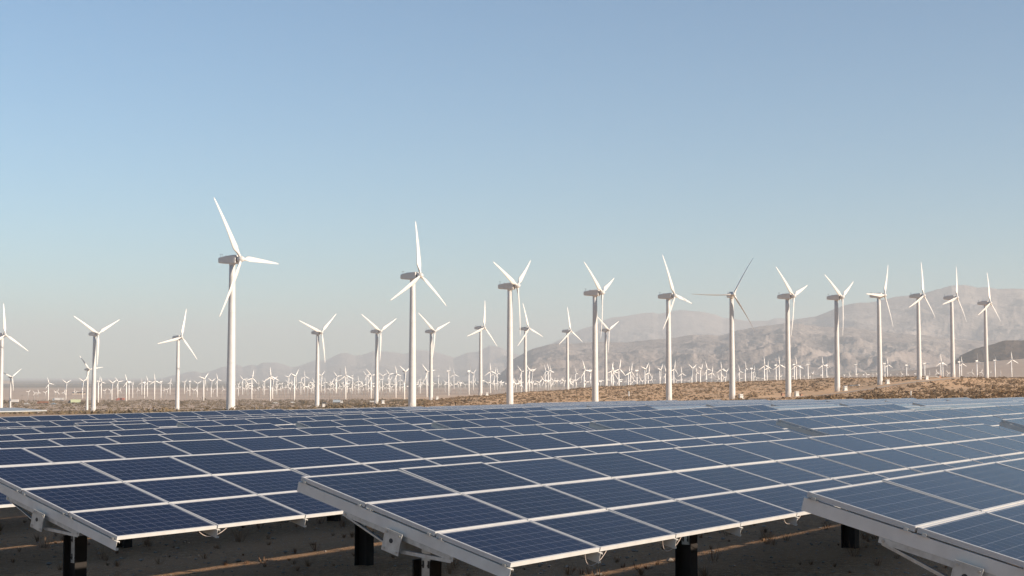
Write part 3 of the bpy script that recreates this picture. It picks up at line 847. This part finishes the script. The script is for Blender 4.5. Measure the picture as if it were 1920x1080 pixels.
# the rows beyond, too many and too small to tell apart
def beyond():
    bm_v, bm_f, bm_m = [], [], []
    g = random.Random(5)
    for k in range(80):
        b = g.uniform(430, 1080); d = g.uniform(2500, 3300); x, y, z = at(b, d); h = g.uniform(15, 20)
        me = TINY[g.randrange(len(TINY))]; c, sn = math.cos(WIND + g.gauss(0, .3)), math.sin(WIND + g.gauss(0, .3))
        o = len(bm_v)
        bm_v += [(x + h * (v.co.x * c - v.co.y * sn), y + h * (v.co.x * sn + v.co.y * c), z + h * v.co.z) for v in me.vertices]
        bm_f += [tuple(i + o for i in p.vertices) for p in me.polygons]; bm_m += [p.material_index for p in me.polygons]
    me = bpy.data.meshes.new('distant_turbines'); me.from_pydata(bm_v, [], bm_f)
    me.materials.append(M['small_white']); me.materials.append(M['lattice']); me.polygons.foreach_set('material_index', bm_m)
    setting('distant_turbines', me, 'stuff')
beyond()

# transformer cabinets at the tower feet
def cabinet_parts():
    b = MB(); b.bevbox(-1.0, 1.0, -.8, .8, 0, 2.0, .05); b.box(-1.25, 1.25, -1.05, 1.05, -.6, .0)
    rf = MB(); rf.bevbox(-1.1, 1.1, -.9, .9, 2.003, 2.2, .05)
    dr = MB()
    for x in (-.93, .03): dr.box(x, x + .9, -.84, -.802, .18, 1.85, 0); 
    for x in (-.8, .16):
        for k in range(5): dr.box(x, x + .62, -.865, -.842, 1.25 + k * .09, 1.29 + k * .09, 1)
    st = MB()
    for k in range(3): st.box(1.3 + .0, 2.1, -.5 + .0, .5, -.6, -.1 + .45 * (2 - k) - .0 if k == 0 else -.1, 0)
    return b.mesh('cabinet_body', M['white_box']), rf.mesh('cabinet_roof', M['white_box']), dr.mesh('cabinet_door', [M['white_box'], M['dark']])
CB = cabinet_parts()
for lab, b, d, off in (('white cabinet at the mid-sized turbine left of the second tallest', 706, 1022, 4.6), ('white cabinet at the mid-sized turbine right of the second tallest', 808, 1078, 4.6),
                       ('white transformer cabinet beside the mid-sized turbine just left of centre', 901, 1087, 4.6), ('white cabinet just right of the edge-on-bladed turbine foot', 1373, 713, 3.9),
                       ('white transformer cabinet by the turbine with red-brown boxes', 1478, 738, 3.9), ('white cabinet by the jointed tower, next to the thin white pipe', 1570, 789, 3.9),
                       ('white transformer cabinet at the upper bend of the sandy track', 1650, 831, 3.9), ('white cabinet by the turbine left of the spare blade', 1724, 885, 3.9), ('white cabinet at foot of the mid-sized turbine between the two tallest', 595, 986, 4.4)):
    x, y, _ = at(b, d); x += off; y -= 1.2
    t = thing('transformer_cabinet', lab, 'cabinet', (x, y, gz(x, y) + .4), .35, 'cabinets at turbine feet', scale=.9)
    obj('cabinet_body', CB[0], t); obj('cabinet_roof', CB[1], t); obj('cabinet_door', CB[2], t)

# ------------------------------------------------------------------ roads
def bear_xy(b, d): return (d * (b - 960) / F / 1.002, d)
road_pts = [on_ground(b, y, 500)[:2] for b, y in ((-120, 761), (0, 760), (120, 759), (260, 758.5), (400, 758.5), (520, 758), (640, 757.5), (700, 756.5))]
ribbon('road', road_pts, 9, M['asphalt'], .15)
road2 = [on_ground(b, y, 1150)[:2] for b, y in ((430, 746), (520, 745.5), (620, 745), (760, 744), (800, 743))]
ribbon('path', road2, 14, plain('pale_track', (.40, .31, .235), .95, 0, .2, .2), .15)
track = plain('sandy_track', (.58, .42, .28), .95, 0, .14, .3)
ribbon('path', [on_ground(b, y, 400)[:2] for b, y in ((1400, 748), (1450, 746.5), (1500, 744.5), (1545, 741), (1580, 737), (1620, 731.5), (1660, 725), (1700, 719), (1740, 714.5), (1775, 711), (1800, 709.5))], 9, track, .2)

# ------------------------------------------------------------------ scrub (uncountable desert brush)
def bush_mat(name, a, b_):
    m, nt, b = new_mat(name)
    geo = nt.nodes.new("ShaderNodeNewGeometry")
    f = noise_n(nt, geo.outputs['Position'], .7, 4)
    f2 = noise_n(nt, geo.outputs['Position'], 30, 2)
    f = math_n(nt, 'ADD', math_n(nt, 'MULTIPLY', f, .7), math_n(nt, 'MULTIPLY', f2, .3))
    nt.links.new(mix_c(nt, ramp(nt, f, .38, .62), a, b_), b.inputs['Base Color'])
    b.inputs['Roughness'].default_value = .9; b.inputs['Specular IOR Level'].default_value = .1
    return m
BUSH = bush_mat('desert_brush', (.105, .072, .042), (.25, .17, .098))
BUSH_G = bush_mat('grey_green_brush', (.10, .078, .048), (.20, .15, .095))
def scrub(name, N, bear, dep, size, mat, seed, ntri=16, clump=.5, keep=None):
    g = np.random.default_rng(seed)
    d = np.sqrt(g.uniform(dep[0] ** 2, dep[1] ** 2, N)); b = g.uniform(*bear, N)
    x = d * (b - 960) / F
    cl = .5 + .5 * wave(x, d, 17, 3) * .6 + .4 * wave(x, d, 5.5, 7)
    ok = g.uniform(0, 1, N) < np.clip(cl + (1 - clump) - .35, .05, 1)
    if keep is not None: ok &= keep(x, d)
    x, d = x[ok], d[ok]; n = len(x)
    s = g.lognormal(0, .42, n) * size; z = ground(x, d) + CAMZ
    # leaf-sized triangles through each dome
    ph = g.uniform(0, 2 * np.pi, (n, ntri)); el = np.arcsin(g.uniform(.05, 1, (n, ntri))); rr = g.uniform(.35, 1, (n, ntri)) * s[:, None]
    c = np.stack([rr * np.cos(el) * np.cos(ph), rr * np.cos(el) * np.sin(ph), rr * np.sin(el) * .6], -1)
    c[..., 0] += x[:, None]; c[..., 1] += d[:, None]; c[..., 2] += z[:, None]
    off = g.normal(size=(n, ntri, 3, 3)); off /= np.linalg.norm(off, axis=-1, keepdims=True)
    v = c[:, :, None, :] + off * (s[:, None, None, None] * .42)
    v[..., 2] = np.maximum(v[..., 2], z[:, None, None] - .05)
    v = v.reshape(-1, 3); f = np.arange(len(v)).reshape(-1, 3)
    return setting(name, fast_mesh(name, v, f, mat), 'stuff')
def off_array(x, y):
    s = x * U[0] + y * U[1]; r = (x * V[0] + y * V[1] - PERP0) / PITCH
    return (r > 14.2) | (s > 162) | ((r > 10.4) & (s < 84)) | (s < 8)
def off_track(x, y):
    ok = np.ones(len(x), bool)
    xi = 960 + F * x / y; yy = 708 - ground(x, y) / y * F
    t = np.interp(xi, [1400, 1450, 1500, 1545, 1580, 1620, 1660, 1700, 1740, 1775, 1800], [748, 746.5, 744.5, 741, 737, 731.5, 725, 719, 714.5, 711, 709.5])
    up = np.interp(xi, [1400, 1450, 1500, 1560, 1640, 1700, 1800], [1, 6, 9, 7, 7, 5, 3])
    return off_array(x, y) & ~((xi > 1390) & (xi < 1800) & (yy < t + 2.2) & (yy > t - up))
scrub('desert_scrub', 37000, (780, 2380), (170, 1350), .60, BUSH, 1, keep=off_track)
scrub('desert_scrub', 1500, (1500, 1980), (160, 520), .55, BUSH, 2, clump=.2, keep=off_track)
scrub('desert_scrub', 36000, (-560, 800), (230, 2000), .85, BUSH_G, 3, clump=.6, keep=off_array)

# countable darker bushes
def bush_mesh(seed, n=420):
    g = np.random.default_rng(seed)
    lob = [(g.normal(0, .45), g.normal(0, .35), g.uniform(.3, .6), g.uniform(.4, .75)) for _ in range(7)]
    V_, F_ = [], []
    for k in range(n):
        lx, ly, lz, lr = lob[g.integers(7)]
        d = g.normal(size=3); d /= np.linalg.norm(d); r = lr * g.uniform(.5, 1)
        c = np.array([lx, ly, lz]) + d * r * np.array([1, 1, .75]); c[2] = max(c[2], .02)
        o = g.normal(size=(3, 3)); o /= np.linalg.norm(o, axis=1, keepdims=True)
        b0 = len(V_); V_ += [tuple(c + q * .13) for q in o]; F_.append((b0, b0 + 1, b0 + 2))
    me = fast_mesh('bush', np.array(V_), np.array(F_), BUSH_G)
    return me
BUSHES = [bush_mesh(i) for i in (3, 4, 5)]
for k, (lab, b, y, s) in enumerate((('broad dark bush right of the mid-sized V-bladed turbine at left', 155, 759, 4.0), ('dark bush midway between the left V-bladed turbine and the level-bladed one', 205, 760, 3.0),
        ('dark round bush just right of the level-bladed mid-sized turbine foot', 345, 757, 3.4), ('large dark bush left of the mid-sized turbine between the two tallest', 565, 756, 4.4),
        ('dark bush right of the mid-sized turbine between the two tallest', 606, 752, 2.6), ('bush against the cabinet of turbine left of the second tallest', 718, 752, 2.2),
        ('greenish bush at the tip of the grey canopy roof', 98, 769, 1.3), ('bush at left edge behind the grey canopy roof', 9, 757, 3.2),
        ('dark bush by the red-brown boxes on the sandy slope', 1462, 737, 1.6), ('dark bush at the front edge of the sandy track', 1520, 747, 1.3), ('dark bush lying low in front of the far right panels', 1621, 745, 1.2), ('dark bush low on the slope behind the right panels', 1650, 744, 1.1))):
    x, yy, z = on_ground(b, y, 300)
    thing('bush', lab, 'bush', (x, yy, z - .1), k * 1.3, None, BUSHES[k % 3], s)

# dry tufts and stones on the ground between the near tables
def tufts():
    g = np.random.default_rng(21); V_, F_ = [], []
    for k in range(900):
        s = g.uniform(9, 36); q = g.uniform(2, 30)
        x, y = U * s + V * q
        if y < 6: continue
        z = gz(x, y); big = g.lognormal(-2.5, .5)
        for b in range(int(g.integers(16, 34))):
            a = g.uniform(0, 6.28); r0 = g.uniform(0, .4) * big; ln = big * g.uniform(.7, 1.6); le = g.uniform(.25, .9)
            p = np.array([x + r0 * math.cos(a), y + r0 * math.sin(a), z - .01]); dr = np.array([math.cos(a) * le, math.sin(a) * le, 1])
            w = np.array([-math.sin(a), math.cos(a), 0]) * .004
            b0 = len(V_); V_ += [p - w, p + w, p + dr * ln * .6 + w, p + dr * ln - w * .2]; F_.append((b0, b0 + 1, b0 + 2, b0 + 3))
    setting('dry_grass', fast_mesh('dry_grass', np.array(V_), np.array(F_), bush_mat('dry_grass', (.12, .065, .04), (.27, .17, .10))), 'stuff')
tufts()
def stones():
    g = np.random.default_rng(22); V_, F_ = [], []
    ico = [(0, 0, 1), (.9, 0, .3), (.28, .85, .3), (-.72, .53, .3), (-.72, -.53, .3), (.28, -.85, .3), (0, 0, -.6)]
    fc = [(0, 1, 2), (0, 2, 3), (0, 3, 4), (0, 4, 5), (0, 5, 1), (6, 2, 1), (6, 3, 2), (6, 4, 3), (6, 5, 4), (6, 1, 5)]
    for k in range(9000):
        s = g.uniform(8, 34); q = g.uniform(1.5, 27); x, y = U * s + V * q
        if y < 5: continue
        r = g.lognormal(-4.3, .55); z = gz(x, y); a = g.uniform(0, 6.28); b0 = len(V_)
        jit = g.uniform(.7, 1.25, (7, 1))
        P = np.array(ico) * jit * r * np.array([1.2, .9, .7]); c, s_ = math.cos(a), math.sin(a)
        V_ += [(x + p[0] * c - p[1] * s_, y + p[0] * s_ + p[1] * c, z + p[2] + r * .15) for p in P]
        F_ += [tuple(i + b0 for i in f) for f in fc]
    setting('gravel', fast_mesh('gravel', np.array(V_), np.array(F_), plain('gravel_stone', (.27, .235, .20), .9, 0, .45, 3)), 'stuff')
stones()

# ------------------------------------------------------------------ vehicles on the plain road
def wheel_mesh():
    mb = MB(); mb.cyl((0, -.16, 0), (0, .16, 0), .5, n=18, mi=0); mb.cyl((0, -.17, 0), (0, .17, 0), .27, n=12, mi=1)
    return mb.mesh('wheel', [M['dark'], M['galv']])
ME_WHEEL = wheel_mesh()
def truck(label, bx, by, body, cabm, L=12.5, face=-1, tall=2.8, rz=.1, sc=1.0, group='lorries on the plain road'):
    x, y, z = on_ground(bx, by, 500)
    t = thing('lorry', label, 'lorry', (x, y, z + .15), rz + (math.pi if face > 0 else 0), group, scale=sc)
    tr = MB(); tr.bevbox(-L / 2 + 2.6, L / 2, -1.25, 1.25, 1.15, 1.15 + tall, .06); obj('trailer', tr.mesh('trailer', M[body]), t)
    ch = MB(); ch.box(-L / 2 + .2, L / 2 - .2, -.5, .5, .75, 1.14); obj('chassis', ch.mesh('chassis', M['dark']), t)
    cb = MB(); x0 = -L / 2
    prof = [(x0, .6), (x0 + 2.3, .6), (x0 + 2.3, 3.2), (x0 + .75, 3.2), (x0 + .35, 2.1), (x0 + .02, 1.9)]
    cb.loft([[(a, -1.2, c) for a, c in prof], [(a, 1.2, c) for a, c in prof]])
    c = obj('cab', cb.mesh('cab', M[cabm]), t)
    wd = MB(); wd.add([(x0 + .36 - .03, -1.05, 2.16), (x0 + .36 - .03, 1.05, 2.16), (x0 + .72 - .03, 1.05, 3.02), (x0 + .72 - .03, -1.05, 3.02)], [(0, 1, 2, 3)])
    for s in (-1, 1): wd.box(x0 + .9, x0 + 1.8, s * 1.2 - .01, s * 1.2 + .01, 2.0, 2.9)
    obj('windscreen', wd.mesh('windscreen', M['glass_dark']), c)
    for wx in (x0 + 1.0, L / 2 - 1.2, L / 2 - 2.5):
        for s in (-1, 1): obj('wheel', ME_WHEEL, t, (wx, s * 1.0, .5))
truck('white box lorry behind the mid-sized turbine at the left edge', 26, 756, 'white_box', 'dark', 11)
truck('long white lorry trailer farthest from the road bushes, beside a small turbine', 110, 752, 'white_box', 'blue_grey', 14.5)
truck('lime green and cream lorry next to the broad dark bush', 140, 757, 'yellow', 'dark', 12.5, tall=3.2)
truck('red lorry behind the small turbines right of the left V-bladed one', 226, 752, 'red', 'red', 11, rz=.15)
truck('rusty orange dump lorry left of the white trailer', 81, 758, 'orange', 'orange', 11, tall=1.7, face=-1)
truck('white and blue-grey box van below the mid-sized turbine left of the second tallest', 634, 757, 'blue_grey', 'white_box', 9, face=1, tall=2.3, group=None)
def car(label, bx, by, paint, rz, pickup=False):
    x, y, z = on_ground(bx, by, 500)
    t = thing('parked_car', label, 'car', (x, y, z + .1), rz, 'cars on the plain')
    b = MB()
    prof = [(-2.6, .45), (2.6, .45), (2.65, .95), (1.2, 1.08), (.6, 1.78), (-.7 if pickup else -1.9, 1.80), (-1.0 if pickup else -2.4, 1.1), (-2.62, 1.05)]
    b.loft([[(a, -.92, c) for a, c in prof], [(a, .92, c) for a, c in prof]])
    bd = obj('body', b.mesh('car_body', M[paint]), t)
    w = MB()
    for s in (-1, 1): w.add([(-.65 if pickup else -1.75, s * .925, 1.68), (.5, s * .925, 1.68), (.95, s * .925, 1.15), (-.85 if pickup else -2.1, s * .925, 1.15)], [(0, 1, 2, 3)])
    obj('window', w.mesh('car_window', M['glass_dark']), bd)
    for wx in (-1.6, 1.65):
        for s in (-1, 1): obj('wheel', ME_WHEEL, t, mat=Matrix.Translation((wx, s * .82, .38)) @ Matrix.Diagonal((.75, .75, .75, 1)))
car('white pickup by the small two-headed turbine left of the large dark bush', 517, 757, 'white_box', .1, True)
car('dark car right of the mid-sized turbine between the two tallest', 609, 758, 'dark', .3)
car('dull green pickup under the white trailer', 101, 759, 'blue_grey', .1, True)
car('white car at the foot of a small turbine left of the large dark bush', 549, 756, 'white_box', .2)
car('white car just left of the cabinet by turbine left of the second tallest', 699, 755, 'white_box', .2)
car('pale car near the left edge by the road', 51, 759, 'white_box', .1)

# ------------------------------------------------------------------ poles, masts, small structures
def pole(label, b, y, top_y, dmin=600):
    x, yy, z = on_ground(b, y, dmin)
    h = max((708 - top_y) / F * yy - (z - CAMZ), 4)
    t = thing('utility_pole', label, 'pole', (x, yy, z), .2, 'thin utility poles on the plain')
    p = MB(); p.cyl((0, 0, -.5), (0, 0, h), .16, .11, n=8); obj('pole_shaft', p.mesh('pole_shaft', M['wood']), t)
    a = MB(); a.box(-1.1, 1.1, -.07, .07, h - .9, h - .76); [a.cyl((u, 0, h - .76), (u, 0, h - .5), .06, n=6) for u in (-.95, 0, .95)]
    obj('crossarm', a.mesh('crossarm', M['wood']), t)
for i, (b, y, ty) in enumerate(((42, 757, 740), (63, 757, 741), (126, 758, 741), (164, 757, 739), (219, 757, 741), (244, 757, 739), (270, 758, 740), (330, 757, 738), (413, 757, 738), (477, 757, 738), (545, 756, 737), (580, 757, 736), (618, 756, 736), (655, 756, 734), (681, 755, 733))):
    pole('thin dark utility pole by the road, %s from the left edge' % ORDN[i], b, y, ty)
def mast(label, b, d, top_y, head):
    x, y, z = at(b, d)
    h = (708 - top_y) / F * d - (z - CAMZ)
    t = thing('sensor_pole', label, 'pole', (x, y, z), .5, 'sensor poles behind the panels')
    p = MB(); p.cyl((0, 0, -.4), (0, 0, h - .5), .035, .03, n=8); p.box(-.16, .16, -.02, .02, h - .64, h - .6); obj('pole_shaft', p.mesh('sensor_shaft', M['wood']), t)
    a = MB(); a.bevbox(-.055, .055, -.05, .05, h - .55, h, .012); a.cyl((0, 0, h), (0, 0, h + .06), .03, n=8); obj('sensor_housing', a.mesh('sensor_housing', M['white_box']), t)
mast('thin pole with a white sensor box, right of the V-bladed turbine before the hazy peak', 1179, 176, 734, .8)
mast('thin pole with a white sensor box in front of the right-hand slope', 1707.5, 184, 733, .8)
def lattice_mast():
    x, y, z = on_ground(637.5, 738, 1500); h = (708 - 691) / F * y - (z - CAMZ)
    t = thing('lattice_mast', 'thin dark measuring mast rising among small turbines left of the second tallest', 'mast', (x, y, z))
    mb = MB()
    for k in range(3):
        a = k * 2.094; mb.cyl((.45 * math.cos(a), .45 * math.sin(a), -.5), (.45 * math.cos(a), .45 * math.sin(a), h), .09, n=5)
    for k in range(26):
        z0, z1 = h * k / 26, h * (k + 1) / 26
        for i in range(3):
            a, b = i * 2.094, (i + 1) * 2.094
            mb.cyl((.45 * math.cos(a), .45 * math.sin(a), z0), (.45 * math.cos(b), .45 * math.sin(b), z1), .05, n=4)
    obj('mast_frame', mb.mesh('mast_frame', M['wood']), t)
lattice_mast()

# grey canopy roof at the left edge
def canopy():
    zr = -5.88
    def pt(b, d): return (d * (b - 960) / F / 1.002, d)
    ox, oy = pt(88, 267); g0 = gz(ox, oy)
    t = thing('canopy', 'low grey metal canopy roof poking in at the left edge', 'canopy', (ox, oy, g0))
    P = [pt(89, 266.5), pt(36, 288), pt(-110, 291), pt(-110, 248)]
    zt = zr + CAMZ - g0
    top = [(a - ox, b - oy, zt) for a, b in P]
    rf = MB(); rf.add(top + [(a, b, c - .16) for a, b, c in top], [(3, 2, 1, 0)[::-1], (4, 5, 6, 7)[::-1], (0, 1, 5, 4), (1, 2, 6, 5), (2, 3, 7, 6), (3, 0, 4, 7)])
    obj('roof', rf.mesh('canopy_roof', M['roof_metal']), t)
    for bx, dd in ((70, 268.5), (30, 266), (-15, 260), (-60, 256), (30, 284), (-20, 286), (-70, 287)):
        px, py = pt(bx, dd); p = MB(); zz = gz(px, py) - g0
        p.box(px - ox - .12, px - ox + .12, py - oy - .12, py - oy + .12, zz - .4, zt - .162); obj('support_post', p.mesh('canopy_post', M['galv']), t)
canopy()

# low building, white houses, boxes, spare blade, pipe
def house(label, b, y, L, H, W, wall, roof, dmin=900):
    x, yy, z = on_ground(b, y, dmin)
    t = thing('building', label, 'building', (x, yy, z), .15)
    w = MB(); w.box(-L / 2, L / 2, -W / 2, W / 2, -1.5, H); wl = obj('wall', w.mesh('building_wall', M[wall]), t)
    r = MB(); o = .4
    r.loft([[(-L / 2 - o, -W / 2 - o, H + .01), (-L / 2 - o, W / 2 + o, H + .01), (-L / 2 - o, 0, H + W * .16)], [(L / 2 + o, -W / 2 - o, H + .01), (L / 2 + o, W / 2 + o, H + .01), (L / 2 + o, 0, H + W * .16)]])
    obj('roof', r.mesh('building_roof', M[roof]), t)
    n = max(2, int(L / 4))
    for k in range(n):
        q = MB(); cx = -L / 2 + L * (k + .5) / n; q.box(cx - .6, cx + .6, -W / 2 - .02, -W / 2 + .02, H * .35, H * .75); obj('window', q.mesh('building_window', M['glass_dark']), wl)
house('long low dark-roofed shed far out on the plain at left', 148, 740, 22, 3, 9, 'tan_wall', 'dark')
house('white house below the dark hill behind small turbines', 1748, 688.5, 22, 9, 14, 'white_box', 'white_box', 2000)
house('pale house at left far out beyond the road', 13, 719, 60, 12, 20, 'tan_wall', 'tan_wall', 2500)
def small_box(label, b, y, c, s):
    x, yy, z = on_ground(b, y, 450)
    t = thing('junction_box', label, 'box', (x, yy, z), .5, 'red-brown boxes on the slope')
    m_ = MB(); m_.bevbox(-.7 * s, .7 * s, -.5 * s, .5 * s, -.3, 1.1 * s, .05); obj('box_body', m_.mesh('box_body', M[c]), t)
    l_ = MB(); l_.bevbox(-.76 * s, .76 * s, -.56 * s, .56 * s, 1.1 * s + .003, 1.2 * s + .003, .03); obj('lid', l_.mesh('box_lid', M['rust']), t)
small_box('red-brown box left of the turbine with cabinet on the sandy slope', 1467, 742, 'orange', 1.1)
small_box('red-brown box right of the cabinet on the sandy slope', 1502, 742.5, 'orange', .9)
small_box('red-brown box at the root of the spare blade', 1762, 708.5, 'orange', 1.2)
x, yy, z = at(1763, 905)
sb = thing('spare_blade', 'long white spare turbine blade lying on the sand beside the track', 'turbine blade', (x, yy, z + .9), 0, None, ME_BLADE, .68)
sb.rotation_euler = Matrix.Rotation(math.pi / 2, 3, 'X').to_euler()
sb.matrix_world = Matrix.Translation((x, yy, z + .9)) @ Matrix.Rotation(R(-8), 4, 'Z') @ Matrix.Rotation(R(-92.5), 4, 'Y') @ Matrix.Rotation(R(70), 4, 'Z') @ Matrix.Diagonal((.72, .72, .72, 1))
pb = MB(); pts = [on_ground(1582 + 3.6 * k, 725.5 - .28 * k, 600) for k in range(9)]
pb.tube([(a, b, c + .35) for a, b, c in pts], .32, 8); pipe_o = thing('pipe', 'thin white pipe lying on the sand right of the jointed tower', 'pipe', me=pb.mesh('pipe', M['white_box']))

# ------------------------------------------------------------------ haze
def haze():
    mb = MB(); mb.box(-24000, 24000, -9000, 27500, -75, 900)
    m = bpy.data.materials.new('desert_haze'); m.use_nodes = True; nt = m.node_tree
    for n in list(nt.nodes):
        if n.type != 'OUTPUT_MATERIAL': nt.nodes.remove(n)
    pv = nt.nodes.new("ShaderNodeVolumePrincipled")
    pv.inputs['Color'].default_value = (.655, .69, .715, 1)
    pv.inputs['Density'].default_value = HAZE
    pv.inputs['Anisotropy'].default_value = .0
    nt.links.new(pv.outputs[0], nt.nodes['Material Output'].inputs['Volume'])
    setting('haze', mb.mesh('haze', m), 'stuff')
HAZE = 9.2e-5
haze()
